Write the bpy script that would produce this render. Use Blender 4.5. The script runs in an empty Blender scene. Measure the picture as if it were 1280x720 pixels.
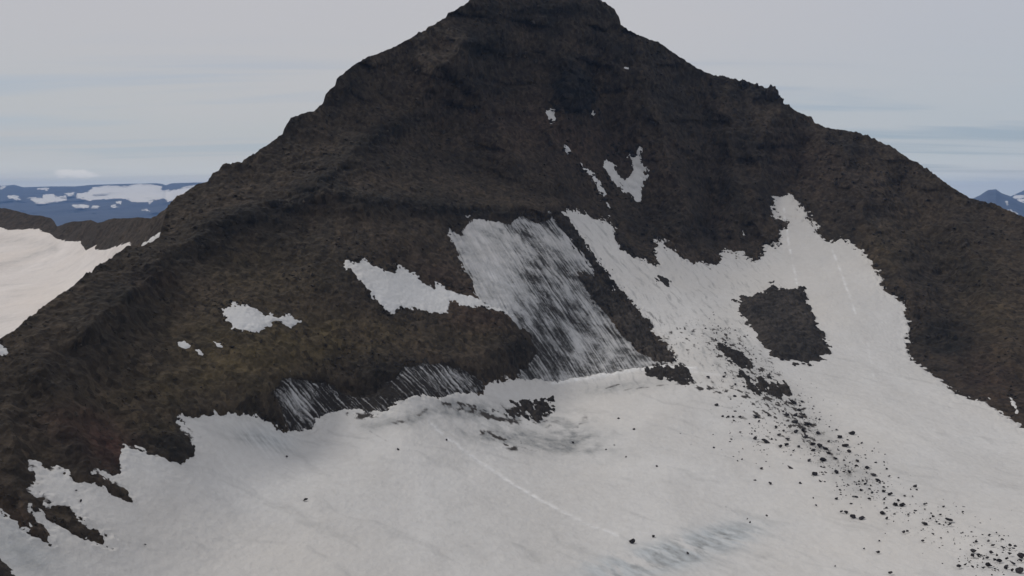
import bpy, math, random
import numpy as np

rng = np.random.default_rng(11)
random.seed(11)
sc = bpy.context.scene
C = sc.collection
F = 1150.0                       # focal length in units of the 1280-wide frame
PITCH = math.atan(120.0 / F)     # looking slightly down
CAM = np.array([0.0, 0.0, 1000.0])
cp, sp = math.cos(PITCH), math.sin(PITCH)

# ------------------------------------------------------------------ helpers
def dirs(u, v):
    x = (u - 640.0) / F
    y = (360.0 - v) / F
    return np.stack([x, cp + y * sp, -sp + y * cp], -1)

def world(u, v, s):
    return CAM + dirs(u, v) * s[..., None]

def sstep(a, b, x):
    t = np.clip((x - a) / (b - a), 0, 1)
    return t * t * (3 - 2 * t)

GR = rng.normal(size=(4096, 3)); GR /= np.linalg.norm(GR, axis=1)[:, None]
def perlin(p, seed=0):
    sh = p.shape[:-1]
    p = p.reshape(-1, 3).astype(np.float64)
    out = np.empty(len(p))
    for a in range(0, len(p), 300000):
        q = p[a:a + 300000]
        i = np.floor(q).astype(np.int64); f = q - i
        w = f * f * f * (f * (f * 6 - 15) + 10)
        acc = np.zeros(len(q))
        for dx in (0, 1):
            for dy in (0, 1):
                for dz in (0, 1):
                    h = ((i[:, 0] + dx) * 73856093) ^ ((i[:, 1] + dy) * 19349663) ^ ((i[:, 2] + dz) * 83492791) ^ (seed * 7919 + 17)
                    h = (h ^ (h >> 13)) & 0xFFFFFFF
                    h = (h * 1274126177) & 0x7FFFFFFF
                    g = GR[(h >> 7) & 4095]
                    d = g[:, 0] * (f[:, 0] - dx) + g[:, 1] * (f[:, 1] - dy) + g[:, 2] * (f[:, 2] - dz)
                    wx = w[:, 0] if dx else 1 - w[:, 0]
                    wy = w[:, 1] if dy else 1 - w[:, 1]
                    wz = w[:, 2] if dz else 1 - w[:, 2]
                    acc += d * wx * wy * wz
        out[a:a + 300000] = acc * 1.5
    return out.reshape(sh)

def fbm(p, octv=4, seed=0, gain=0.5):
    r = 0; a = 1.0; tot = 0
    for k in range(octv):
        r = r + a * perlin(p * (2.03 ** k), seed + k); tot += a; a *= gain
    return r / tot * 1.4

def ridged(p, octv=3, seed=0):
    r = 0; a = 1.0; tot = 0
    for k in range(octv):
        r = r + a * (1 - 2 * np.abs(perlin(p * (2.1 ** k), seed + k))); tot += a; a *= 0.5
    return r / tot

class TPS:
    def __init__(self, pts, smooth=1e-3):
        pts = np.array(pts, float)
        self.x = pts[:, :2] / 400.0
        n = len(pts)
        K = self.k(np.linalg.norm(self.x[:, None] - self.x[None], axis=2))
        A = np.zeros((n + 3, n + 3))
        A[:n, :n] = K + smooth * np.eye(n)
        A[:n, n] = 1; A[:n, n + 1:] = self.x
        A[n, :n] = 1; A[n + 1:, :n] = self.x.T
        b = np.zeros(n + 3); b[:n] = np.log(pts[:, 2])
        self.w = np.linalg.solve(A, b)
    @staticmethod
    def k(r):
        r = np.maximum(r, 1e-9)
        return r * r * np.log(r)
    def __call__(self, u, v):
        sh = u.shape
        q = np.stack([u.ravel(), v.ravel()], 1) / 400.0
        out = np.empty(len(q)); n = len(self.x)
        for a in range(0, len(q), 40000):
            b = q[a:a + 40000]
            r2 = np.maximum(((b[:, None, 0] - self.x[None, :, 0]) ** 2 + (b[:, None, 1] - self.x[None, :, 1]) ** 2), 1e-18)
            out[a:a + 40000] = (0.5 * r2 * np.log(r2)) @ self.w[:n] + self.w[n] + b @ self.w[n + 1:]
        return np.exp(out).reshape(sh)

def seg_dist(px, py, poly, closed):
    d = np.full(px.shape, 1e9)
    n = len(poly)
    for k in range(n if closed else n - 1):
        ax, ay = poly[k]; bx, by = poly[(k + 1) % n]
        ex, ey = bx - ax, by - ay
        l2 = ex * ex + ey * ey + 1e-9
        t = np.clip(((px - ax) * ex + (py - ay) * ey) / l2, 0, 1)
        np.minimum(d, (px - ax - t * ex) ** 2 + (py - ay - t * ey) ** 2, out=d)
    return np.sqrt(d)

def sdf(u, v, poly, pad=40.0):
    """signed distance to a traced outline, positive inside"""
    poly = [tuple(map(float, p)) for p in poly]
    xs = [p[0] for p in poly]; ys = [p[1] for p in poly]
    out = np.full(u.shape, -pad)
    m = (u > min(xs) - pad) & (u < max(xs) + pad) & (v > min(ys) - pad) & (v < max(ys) + pad)
    px, py = u[m], v[m]
    d = seg_dist(px, py, poly, True)
    ins = np.zeros(px.shape, bool)
    n = len(poly)
    for k in range(n):
        ax, ay = poly[k]; bx, by = poly[(k + 1) % n]
        if ay == by: continue
        c = (ay > py) != (by > py)
        ins ^= c & (px < (bx - ax) * (py - ay) / (by - ay) + ax)
    out[m] = np.maximum(np.where(ins, d, -d), -pad)
    return out

def stroke(u, v, line, w):
    xs = [p[0] for p in line]; ys = [p[1] for p in line]
    out = np.zeros(u.shape); pad = 4 * w
    m = (u > min(xs) - pad) & (u < max(xs) + pad) & (v > min(ys) - pad) & (v < max(ys) + pad)
    out[m] = np.exp(-(seg_dist(u[m], v[m], line, False) / w) ** 2)
    return out

def blob(u, v, cx, cy, ru, rv, ang=0.0):
    a = math.radians(ang)
    x = (u - cx) * math.cos(a) + (v - cy) * math.sin(a)
    y = -(u - cx) * math.sin(a) + (v - cy) * math.cos(a)
    return np.exp(-np.minimum((x / ru) ** 2 + (y / rv) ** 2, 40))

def tag(o, label=None, cat=None, group=None, kind=None):
    if label: o['label'] = label
    if cat: o['category'] = cat
    if group: o['group'] = group
    if kind: o['kind'] = kind
    return o

def mesh_obj(name, verts, quads, mat, attrs=None, parent=None, centre=False, smooth=True):
    verts = np.asarray(verts, np.float64)
    quads = np.asarray(quads, np.int32)
    me = bpy.data.meshes.new(name)
    o = bpy.data.objects.new(name, me)
    if centre:
        c = verts.mean(0)
        c[2] = verts[:, 2].min()
        verts = verts - c
        o.location = c
    k = quads.shape[1]
    me.vertices.add(len(verts)); me.vertices.foreach_set('co', verts.astype(np.float32).ravel())
    me.loops.add(quads.size); me.loops.foreach_set('vertex_index', quads.ravel())
    me.polygons.add(len(quads))
    me.polygons.foreach_set('loop_start', np.arange(0, quads.size, k, dtype=np.int32))
    me.polygons.foreach_set('loop_total', np.full(len(quads), k, np.int32))
    me.polygons.foreach_set('use_smooth', np.full(len(quads), smooth, bool))
    for nm, arr in (attrs or {}).items():
        at = me.attributes.new(nm, 'FLOAT', 'POINT')
        at.data.foreach_set('value', np.asarray(arr, np.float32).ravel())
    me.update(calc_edges=True); me.validate()
    if mat: me.materials.append(mat)
    C.objects.link(o)
    if parent: o.parent = parent
    return o

def grid_quads(nr, nc):
    i = np.arange(nr * nc).reshape(nr, nc)
    return np.stack([i[:-1, :-1], i[:-1, 1:], i[1:, 1:], i[1:, :-1]], -1).reshape(-1, 4)

def sub_mesh(name, P, keep, mat, attrs=None, centre=True):
    """the faces of a grid that have any corner in keep, as one object"""
    nr, nc = P.shape[:2]
    q = grid_quads(nr, nc)
    kf = keep.ravel()[q].any(1)
    q = q[kf]
    used = np.unique(q)
    remap = np.zeros(nr * nc, np.int32); remap[used] = np.arange(len(used))
    at = {k: a.ravel()[used] for k, a in (attrs or {}).items()}
    return mesh_obj(name, P.reshape(-1, 3)[used], remap[q], mat, at, centre=centre)

def normals(P):
    du = np.gradient(P, axis=1); dv = np.gradient(P, axis=0)
    n = np.cross(du, dv)
    n /= np.linalg.norm(n, axis=-1)[..., None] + 1e-12
    flip = (n * (CAM - P)).sum(-1) < 0
    n[flip] *= -1
    return n

# ------------------------------------------------------------------ materials
def new_mat(name):
    m = bpy.data.materials.new(name); m.use_nodes = True
    nt = m.node_tree
    return m, nt, nt.nodes['Principled BSDF']

class NT:
    def __init__(s, nt): s.nt = nt; s.n = nt.nodes; s.l = nt.links
    def link(s, a, b): s.l.new(a, b)
    def pos(s):
        return s.n.new('ShaderNodeNewGeometry').outputs['Position']
    def scale(s, vec, k):
        m = s.n.new('ShaderNodeVectorMath'); m.operation = 'MULTIPLY'
        s.link(vec, m.inputs[0]); m.inputs[1].default_value = k if hasattr(k, '__len__') else (k, k, k)
        return m.outputs[0]
    def noise(s, vec, scale, detail=4, rough=0.55, dist=0.0):
        t = s.n.new('ShaderNodeTexNoise'); t.inputs['Scale'].default_value = scale
        t.inputs['Detail'].default_value = detail; t.inputs['Roughness'].default_value = rough
        t.inputs['Distortion'].default_value = dist
        s.link(vec, t.inputs['Vector']); return t.outputs['Fac']
    def voro(s, vec, scale, out='Distance'):
        t = s.n.new('ShaderNodeTexVoronoi'); t.inputs['Scale'].default_value = scale
        s.link(vec, t.inputs['Vector']); return t.outputs[out]
    def rng(s, x, a, b, c=0.0, d=1.0, smooth=False):
        t = s.n.new('ShaderNodeMapRange')
        if smooth: t.interpolation_type = 'SMOOTHSTEP'
        for i, q in enumerate((a, b, c, d)): t.inputs[i + 1].default_value = q
        s.link(x, t.inputs[0]); return t.outputs[0]
    def math(s, op, a, b=None, clamp=False):  # one arithmetic node
        t = s.n.new('ShaderNodeMath'); t.operation = op; t.use_clamp = clamp
        for i, q in enumerate((a, b)):
            if q is None: continue
            if isinstance(q, (int, float)): t.inputs[i].default_value = q
            else: s.link(q, t.inputs[i])
        return t.outputs[0]
    def mix(s, fac, a, b, mode='MIX'):
        t = s.n.new('ShaderNodeMix'); t.data_type = 'RGBA'; t.blend_type = mode
        for q, i in ((fac, 0), (a, 6), (b, 7)):
            if isinstance(q, (int, float)): t.inputs[i].default_value = q
            elif isinstance(q, tuple): t.inputs[i].default_value = (*q, 1)
            else: s.link(q, t.inputs[i])
        return t.outputs[2]
    def attr(s, name):
        t = s.n.new('ShaderNodeAttribute'); t.attribute_name = name; return t.outputs['Fac']
    def bump(s, h, strength, dist, normal=None):
        t = s.n.new('ShaderNodeBump'); t.inputs['Strength'].default_value = strength; t.inputs['Distance'].default_value = dist
        s.link(h, t.inputs['Height'])
        if normal is not None: s.link(normal, t.inputs['Normal'])
        return t.outputs[0]

ROCK_K = 0.67
def kk(c): return tuple(x * ROCK_K for x in c)

def rock_mat(name, a=(0.084, 0.063, 0.044), b=(0.036, 0.0295, 0.0225), attrs=True, scale=1.0):
    m, nt, bs = new_mat(name); g = NT(nt)
    p = g.pos()
    q = g.scale(p, (1.0, 0.72, 0.60))
    big = g.rng(g.math('ADD', g.math('MULTIPLY', g.noise(q, 0.030 * scale, 5, 0.6), 0.6), g.math('MULTIPLY', g.noise(g.scale(p, (1.0, 0.22, 0.16)), 0.13 * scale, 4, 0.55), 0.4)), 0.40, 0.60)
    mid = g.rng(g.noise(q, 0.15 * scale, 6, 0.65), 0.36, 0.64)
    col = g.mix(g.math('ADD', g.math('MULTIPLY', big, 0.68), g.math('MULTIPLY', mid, 0.32)), kk(b), kk(a))
    if attrs:
        jit = g.rng(g.noise(p, 0.09, 5, 0.65), 0.3, 0.7, 0.35, 1.3)
        col = g.mix(g.math('MULTIPLY', g.attr('olive'), jit, True), col, kk((0.110, 0.084, 0.043)))
        col = g.mix(g.math('MULTIPLY', g.attr('rust'), jit, True), col, kk((0.092, 0.048, 0.037)))
        col = g.mix(g.math('MULTIPLY', g.attr('crag'), jit, True), col, kk((0.024, 0.0212, 0.0178)))
    # scree: stones of different greys
    vc = g.voro(g.scale(p, (1, .75, .7)), 0.50 * scale, 'Color')
    sep = nt.nodes.new('ShaderNodeSeparateColor'); g.link(vc, sep.inputs[0])
    st = g.rng(sep.outputs[0], 0.0, 1.0, 0.62, 1.42)
    fine = g.rng(g.noise(q, 0.55 * scale, 4, 0.62), 0.3, 0.72, 0.68, 1.34)
    mul = g.math('MULTIPLY', st, fine)
    cc = nt.nodes.new('ShaderNodeCombineColor')
    for i in range(3): g.link(mul, cc.inputs[i])
    col = g.mix(1.0, col, cc.outputs[0], 'MULTIPLY')
    gr = g.rng(g.noise(p, 1.3 * scale, 3, 0.6), 0.32, 0.7, 0.84, 1.17)
    cc2 = nt.nodes.new('ShaderNodeCombineColor')
    for i in range(3): g.link(gr, cc2.inputs[i])
    col = g.mix(1.0, col, cc2.outputs[0], 'MULTIPLY')
    pale = g.rng(g.voro(p, 0.33 * scale), 0.0, 0.13, 1.0, 0.0)   # scattered paler blocks
    pale = g.math('MULTIPLY', pale, g.rng(g.noise(p, 0.05, 3), 0.5, 0.66))
    col = g.mix(g.math('MULTIPLY', pale, 0.75), col, kk((0.13, 0.115, 0.10)))
    g.link(col, bs.inputs['Base Color'])
    bs.inputs['Roughness'].default_value = 0.95
    bs.inputs['Specular IOR Level'].default_value = 0.2
    n1 = g.bump(g.noise(q, 0.22 * scale, 5, 0.62), 0.42, 2.2)
    n2 = g.bump(g.voro(p, 0.5 * scale), 0.45, 0.6, n1)
    g.link(n2, bs.inputs['Normal'])
    return m

def snow_mat(name, base=(0.640, 0.630, 0.616), dirty=True, ice=False, d0=0.22, d1=0.85):
    m, nt, bs = new_mat(name); g = NT(nt)
    p = g.pos()
    soft = g.rng(g.noise(g.scale(p, (1.0, 0.45, 1.0)), 0.035, 5, 0.6, 0.6), 0.3, 0.7)
    fine = g.rng(g.noise(p, 0.35, 6, 0.65), 0.3, 0.7)
    f = g.math('ADD', g.math('MULTIPLY', soft, 0.6), g.math('MULTIPLY', fine, 0.4))
    lo = tuple(x * q for x, q in zip(base, (0.82, 0.81, 0.80)))
    hi = tuple(min(0.88, x * 1.05) for x in base)
    col = g.mix(f, lo, hi)
    warm = g.rng(g.noise(p, 0.013, 3, 0.5), 0.45, 0.7, 0.0, 0.5)
    col = g.mix(warm, col, (base[0] * 0.99, base[1] * 0.95, base[2] * 0.90))
    if dirty:
        nz = g.math('MULTIPLY', g.math('SUBTRACT', g.noise(p, 0.7, 6, 0.7), 0.5), 0.9)
        if not ice: col = g.mix(g.attr('blue'), col, (0.525, 0.555, 0.572))
        ga = g.attr('grey')
        gr = g.math('MULTIPLY', ga, g.rng(g.noise(p, 0.22, 6, 0.7), 0.3, 0.68, 0.3, 1.35), True)
        col = g.mix(gr, col, (0.25, 0.255, 0.255))
        da = g.attr('dirt_and_shade')
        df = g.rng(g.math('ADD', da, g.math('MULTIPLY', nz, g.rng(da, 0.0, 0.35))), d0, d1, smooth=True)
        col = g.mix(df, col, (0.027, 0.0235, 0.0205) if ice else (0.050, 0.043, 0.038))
        wf = g.attr('clean')
        col = g.mix(g.math('MULTIPLY', wf, g.rng(fine, 0.0, 0.8, 0.2, 1.2), True), col, (0.90, 0.90, 0.90))
    g.link(col, bs.inputs['Base Color'])
    bs.inputs['Roughness'].default_value = 0.75 if not ice else 0.55
    bs.inputs['Specular IOR Level'].default_value = 0.06 if ice else 0.2
    n1 = g.bump(g.noise(p, 0.10, 5, 0.6), 0.45, 1.6)
    n2 = g.bump(g.voro(g.scale(p, (1, .6, 1)), 0.55), 0.30, 0.45, g.bump(g.noise(p, 0.7, 5, 0.65), 0.5, 0.35, n1))
    g.link(n2, bs.inputs['Normal'])
    return m

M_ROCK = rock_mat('volcanic_scree')
M_CRAG = rock_mat('dark_basalt', (0.058, 0.048, 0.040), (0.027, 0.024, 0.0215), attrs=False)
M_ISLE = rock_mat('island_rock', (0.082, 0.069, 0.058), (0.036, 0.032, 0.029), attrs=False)
M_BOULDER = rock_mat('boulder_basalt', (0.075, 0.068, 0.070), (0.040, 0.037, 0.041), attrs=False, scale=1.6)
M_SNOW = snow_mat('old_summer_snow')
M_PATCH = snow_mat('patch_snow', (0.66, 0.66, 0.66), dirty=False)
M_LSNOW = snow_mat('basin_snow', (0.74, 0.69, 0.655))
M_ICE = snow_mat('dirty_ice', (0.55, 0.55, 0.56), ice=True, d0=0.25, d1=0.92)
M_ICE_DARK = snow_mat('gritty_ice', (0.55, 0.55, 0.56), ice=True, d0=0.28, d1=0.88)

# ------------------------------------------------------------------ traced skylines and depths
SKY = [(-700, 760), (-400, 640), (-200, 550), (-80, 475), (0, 425), (17, 417), (33, 400), (50, 387), (70, 372), (88, 360), (110, 343),
       (120, 336), (140, 323), (158, 309), (181, 307), (199, 297), (205, 276), (210, 258), (217, 250), (233, 240), (248, 230),
       (260, 227), (265, 218), (273, 215), (278, 208), (288, 207), (300, 204), (320, 192), (337, 180), (353, 168), (357, 158), (363, 149),
       (380, 143), (392, 140), (403, 130), (407, 118), (418, 108), (420, 100), (430, 92), (445, 80), (460, 72), (487, 62),
       (507, 52), (537, 35), (557, 23), (560, 17), (568, 14), (583, 5), (592, -4), (612, -16), (640, -20), (700, -21), (725, -14), (740, -5), (750, 0),
       (767, 12), (774, 22), (776, 31), (785, 39), (803, 46), (822, 53), (850, 72), (870, 85), (893, 96), (907, 97), (924, 102), (929, 101), (933, 103), (940, 105),
       (950, 108), (957, 112), (961, 110), (968, 112), (972, 120), (976, 122), (979, 131), (985, 132), (990, 137), (1015, 147), (1018, 153), (1032, 160), (1053, 163), (1075, 167), (1090, 174),
       (1113, 183), (1130, 195), (1147, 205), (1173, 223), (1198, 240), (1213, 248), (1243, 257), (1280, 272), (1500, 350), (2000, 470)]
SKX = np.array([p[0] for p in SKY], float); SKV = np.array([p[1] for p in SKY], float)
RIDGE_S = [(-700, 130), (-400, 143), (-200, 176), (-80, 209), (0, 240), (50, 266), (110, 304), (158, 343), (205, 388), (233, 412), (320, 465), (363, 500),
           (420, 540), (500, 590), (588, 640), (640, 665), (700, 675), (775, 690), (850, 710), (893, 720), (975, 715), (1053, 690), (1130, 650), (1198, 620),
           (1280, 570), (1500, 450), (2000, 330)]
PTS = [(u, float(np.interp(u, SKX, SKV)), s) for u, s in RIDGE_S]
PTS += [(100, 450, 255), (200, 380, 320), (300, 400, 322), (260, 300, 383), (330, 260, 430), (400, 230, 470), (480, 165, 560), (540, 110, 605), (450, 250, 450), (450, 350, 385),
        (600, 255, 520), (550, 370, 410), (700, 270, 555), (700, 150, 640), (640, 400, 415), (600, 460, 375), (500, 470, 342), (420, 440, 342), (350, 490, 303),
        (230, 520, 264), (240, 570, 251), (160, 625, 217), (60, 680, 188), (0, 530, 210), (0, 640, 187), (0, 720, 173), (-300, 720, 140),
        (380, 530, 312), (480, 515, 325), (600, 490, 366), (700, 474, 412), (740, 400, 470), (780, 240, 625), (850, 200, 660), (830, 330, 560), (830, 455, 428),
        (900, 330, 585), (980, 405, 490), (990, 245, 640), (1000, 480, 412), (930, 440, 445), (1060, 300, 590), (1130, 380, 515), (1135, 430, 475), (1200, 350, 540),
        (1280, 400, 470), (1280, 530, 368), (1100, 500, 392), (1180, 480, 415),
        (200, 720, 203), (400, 620, 264), (300, 620, 252), (300, 570, 271), (100, 690, 192), (400, 720, 220), (500, 560, 305), (640, 720, 234), (640, 600, 306), (800, 550, 347), (900, 650, 278), (1100, 600, 308), (1280, 700, 240), (1280, 600, 308), (1000, 720, 238),
        (840, 700, 248), (1500, 600, 290), (2000, 700, 215), (1500, 480, 350),
        (-700, 1000, 90), (0, 1000, 115), (640, 1000, 142), (1280, 1000, 142), (2000, 1000, 120), (0, 1300, 70), (640, 1300, 80), (1280, 1300, 80), (-700, 1300, 60), (2000, 1300, 70)]
depth = TPS(PTS, 2e-4)

# ------------------------------------------------------------------ the mountain grid
cols = np.concatenate([-np.geomspace(700, 60, 40), np.arange(-55, 1336, 0.95), 1280 + np.geomspace(60, 720, 40)])
t1 = np.linspace(0, 1, 640)
t1 = t1 ** 1.04
t2 = np.linspace(0, 1, 26)[1:] ** 1.6
vs = np.interp(cols, SKX, SKV)
bot = np.maximum(724.0, vs + 60)
kx = np.arange(-120, 121)
kg = np.exp(-(kx / 45.0) ** 2); kg /= kg.sum()
uu = np.arange(-900, 2200, 1.0)
vsm = np.interp(cols, uu[120:-120], np.convolve(np.interp(uu, SKX, SKV), kg, 'valid'))
V = np.concatenate([vsm[None] + (bot - vsm)[None] * t1[:, None] + (vs - vsm)[None] * (1 - t1[:, None]) ** 9, bot[None] + (1300 - bot)[None] * t2[:, None]], 0)
U = np.broadcast_to(cols[None], V.shape).copy()
S = depth(U, V)
P0 = world(U, V, S)
N0 = normals(P0)
NR, NC = U.shape

MAIN = [(-700, 500), (-300, 560), (0, 643), (13, 650), (27, 662), (40, 670), (53, 677), (65, 683), (60, 667), (53, 657), (45, 653), (38, 637), (60, 647), (80, 659),
        (100, 670), (118, 677), (132, 685), (152, 686), (138, 679), (133, 670), (113, 662), (97, 643), (80, 633), (67, 630), (50, 615), (42, 607), (47, 600), (42, 590), (43, 577),
        (53, 583), (63, 588), (68, 583), (80, 587), (97, 602), (120, 608), (143, 620), (163, 627), (157, 615), (143, 603), (122, 585), (130, 588), (147, 593), (151, 590), (147, 577), (150, 567),
        (158, 558), (173, 563), (187, 567), (207, 573), (227, 578), (242, 569), (240, 560), (233, 550), (245, 551), (240, 542), (230, 530), (218, 519), (227, 517), (240, 521), (267, 519), (267, 512),
        (283, 516), (313, 520), (320, 520), (340, 527), (353, 540), (363, 537), (388, 535), (392, 523), (407, 517), (417, 513), (433, 510), (453, 512), (463, 515), (480, 512), (493, 503),
        (507, 498), (520, 493), (553, 495), (573, 490), (603, 490), (608, 480), (640, 474), (700, 476), (730, 470), (760, 466), (800, 460), (822, 456), (840, 453),
        (843, 440), (827, 427), (813, 410), (793, 387), (777, 367), (763, 350), (750, 335), (743, 331), (740, 325), (722, 302), (706, 282), (697, 270),
        (703, 262), (720, 263), (740, 273), (753, 277), (752, 268), (760, 272), (768, 290), (775, 307), (787, 317), (800, 323), (820, 333), (823, 330), (817, 320), (820, 307), (817, 300),
        (827, 300), (833, 310), (840, 312), (853, 322), (863, 327), (873, 325), (887, 332), (898, 330), (903, 323), (902, 313), (912, 313), (920, 318), (923, 314), (930, 315), (937, 323), (943, 325),
        (953, 318), (955, 308), (960, 304), (972, 308), (973, 290), (985, 280), (970, 270), (965, 260), (967, 247), (977, 241), (990, 243), (1000, 253), (1012, 265), (1013, 277), (1023, 290),
        (1037, 300), (1047, 300), (1050, 295), (1060, 300), (1073, 310), (1087, 323), (1097, 340), (1103, 357), (1113, 368), (1133, 378), (1132, 393), (1140, 410), (1135, 423),
        (1135, 437), (1143, 450), (1160, 463), (1183, 480), (1193, 492), (1213, 498), (1233, 502), (1253, 517), (1280, 535), (1400, 600), (2100, 900), (2100, 1500), (-800, 1500)]
ICE = [(558, 290), (567, 307), (577, 330), (587, 350), (592, 367), (600, 380), (622, 388), (645, 398), (660, 415), (668, 440), (655, 462), (640, 482), (700, 484), (760, 474), (800, 468), (830, 462),
       (835, 452), (800, 440), (780, 420), (763, 395), (740, 372), (727, 350), (742, 345), (746, 338), (738, 326), (722, 306), (708, 288), (696, 274), (690, 268), (680, 274), (668, 276), (655, 267), (645, 268), (637, 280),
       (627, 277), (610, 272), (593, 272), (580, 282), (577, 293), (562, 287)]
ICE2 = [(340, 490), (352, 470), (400, 474), (450, 480), (490, 470), (505, 455), (550, 452), (585, 463), (605, 476), (606, 492), (573, 495), (553, 499), (520, 498), (507, 502), (493, 508), (480, 517), (462, 520),
        (433, 515), (417, 518), (407, 522), (396, 530), (388, 540), (363, 542), (353, 522)]
PATCHES = [
    ([(272, 382), (283, 385), (290, 380), (303, 380), (320, 387), (333, 393), (343, 392), (350, 395), (362, 392), (375, 402), (363, 407), (350, 405), (340, 403), (333, 410), (320, 412), (313, 413), (297, 412), (287, 403), (277, 390)],
     'thin ragged snow patch alone on olive scree, left of the large clean patch'),
    ([(433, 323), (443, 328), (455, 323), (463, 330), (480, 337), (493, 340), (490, 333), (503, 334), (520, 343), (533, 355), (543, 360), (543, 352), (553, 355), (567, 363), (583, 368), (592, 368), (606, 378), (630, 386), (642, 394), (628, 392),
      (600, 384), (583, 386), (573, 380), (563, 378), (560, 392), (540, 394), (520, 388), (503, 383), (495, 383), (490, 395), (480, 387), (473, 377), (460, 363), (447, 347), (432, 332)],
     'large clean white snow patch whose right tail touches the streaked ice slope'),
    ([(222, 428), (230, 428), (239, 432), (237, 436), (229, 437)], 'tiny snow speck, left one of the three specks under the thin ragged patch'),
    ([(242, 436), (249, 437), (255, 442), (249, 444)], 'tiny snow speck, middle one of the three specks under the thin ragged patch'),
    ([(267, 427), (273, 430), (278, 434), (271, 433)], 'tiny snow speck, right one of the three specks under the thin ragged patch'),
    ([(672, 138), (682, 139), (693, 140), (694, 150), (688, 149), (682, 144)], 'small wedge of snow at the left foot of the blackish triangular crag'),
    ([(740, 139), (745, 137), (745, 143), (739, 143)], 'snow dot at the right foot of the blackish triangular crag'),
    ([(773, 81), (779, 83), (787, 83), (788, 88), (778, 88)], 'highest snow patch on the mountain, a small dash right below the summit'),
    ([(797, 185), (803, 186), (803, 200), (808, 213), (803, 230), (802, 241), (799, 248), (787, 244), (780, 240), (772, 230), (762, 220), (752, 208), (753, 203), (763, 202), (768, 210), (777, 222), (785, 222), (790, 213), (788, 203), (782, 197), (787, 192), (793, 195)],
     'forked snow patch shaped like a V below the summit'),
    ([(722, 198), (728, 202), (732, 208), (738, 212), (747, 223), (757, 241), (751, 241), (737, 222), (730, 217), (723, 207)], 'narrow slanting snow streak just left of the V shaped patch'),
    ([(754, 251), (762, 254), (764, 263), (759, 262)], 'snow crumb hanging between the V shaped patch and the snowfield below'),
    ([(767, 185), (773, 185), (772, 190), (768, 190)], 'snow dot above the left arm of the V shaped patch'),
    ([(703, 180), (708, 181), (714, 190), (710, 190)], 'faint snow sliver at the top of the slanting streak'),
    ([(926, 288), (930, 287), (933, 296), (927, 297)], 'snow dot on dark scree just above the notched edge of the main snowfield'),
    ([(1261, 496), (1267, 500), (1275, 516), (1270, 516)], 'slim snow sliver on the dark slope at the right edge of the picture'),
    ([(-12, 428), (2, 432), (15, 441), (9, 446), (-14, 446)], 'snow scrap on the crest of the near ridge, by the left edge of the picture'),
]
OUTCROPS = [
    ([(922, 378), (930, 375), (950, 372), (960, 367), (966, 358), (971, 363), (985, 363), (992, 361), (1004, 363), (1008, 371), (1010, 383), (1018, 403), (1030, 425), (1038, 437), (1032, 448), (1010, 453), (993, 452), (973, 447), (957, 438), (947, 419), (933, 404), (923, 391)],
     'big dark rock island standing alone in the clean upper snow', 'rock island', 2.2, 0.0),
    ([(726, 344), (738, 348), (750, 357), (766, 369), (785, 388), (806, 411), (826, 434), (841, 452), (838, 455), (822, 455), (800, 437), (780, 417), (763, 396), (743, 373), (730, 356)],
     'long dark rock rib dividing the streaked ice from the clean snow', 'rock rib', 1.6, 0.15),
    ([(693, 267), (703, 271), (714, 286), (728, 303), (742, 321), (752, 333), (765, 350), (779, 367), (796, 388), (812, 407), (806, 408), (786, 386), (766, 365), (752, 349), (742, 339), (722, 311), (705, 290)],
     'thin dark rock rib above the long one, starting at the top of the ice', 'rock rib', 0.9, 0.2),
    ([(804, 463), (825, 460), (850, 459), (860, 464), (863, 478), (856, 484), (843, 480), (822, 472), (808, 470)],
     'low dark rock patch just under the lower end of the long rib', 'rock outcrop', 0.7, 0.5),
    ([(895, 430), (903, 431), (915, 438), (928, 447), (941, 453), (940, 459), (925, 459), (912, 449), (899, 439)],
     'slanting dark rock patch below the left corner of the rock island', 'rock outcrop', 0.7, 0.5),
    ([(962, 478), (972, 477), (983, 485), (989, 491), (975, 494), (963, 489), (952, 482), (948, 474)],
     'dark rock patch at the head of the debris trail, under the rock island', 'rock outcrop', 0.5, 0.6),
    ([(640, 506), (655, 507), (672, 506), (690, 503), (688, 512), (677, 519), (672, 524), (656, 521), (643, 518), (634, 516)],
     'dark dirty hump on the snow basin below the ice slope', 'debris mound', 0.45, 0.9),
    ([(926, 469), (936, 473), (948, 484), (955, 490), (948, 491), (936, 483)],
     'narrow rock streak beside the head of the debris trail', 'rock outcrop', 0.4, 0.6),
    ([(820, 345), (827, 347), (834, 356), (833, 359), (826, 355)],
     'small dark rock poking through snow under the notched snow edge', 'rock outcrop', 0.5, 0.3),
    ([(-40, 688), (-8, 690), (8, 708), (22, 728), (-30, 745), (-60, 720)],
     'dark rock in the bottom left corner beyond the bluish snow', 'rock outcrop', 0.6, 0.3),
]

sd_main = sdf(U, V, MAIN)
sd_ice = sdf(U, V, ICE); sd_ice2 = sdf(U, V, ICE2)
sd_p = [sdf(U, V, p[0], 14.0) for p in PATCHES]
rag = np.abs(sd_main) < 26
rn = np.zeros_like(U); rn[rag] = fbm(P0[rag] / 3.4, 4, 331, 0.65)
tongue = blob(U, V, 1000, 266, 20, 30)
sd_main = sd_main + rn * 6.5 * np.clip((S - 60) / 360, 0.28, 1.2) * (V < 700) - 16 * tongue * sstep(0.12, 0.40, rn * (np.abs(sd_main) < 26))
for k in range(len(sd_p)):
    m_ = sd_p[k] > -13.5
    a_ = np.zeros_like(U); a_[m_] = fbm(P0[m_] / 2.6, 3, 341 + k, 0.65)
    sd_p[k] = sd_p[k] + a_ * min(3.0, 0.35 * float(sd_p[k].max()))
sd_all = np.maximum(np.maximum(sd_main, sd_ice), sd_ice2)
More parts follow.
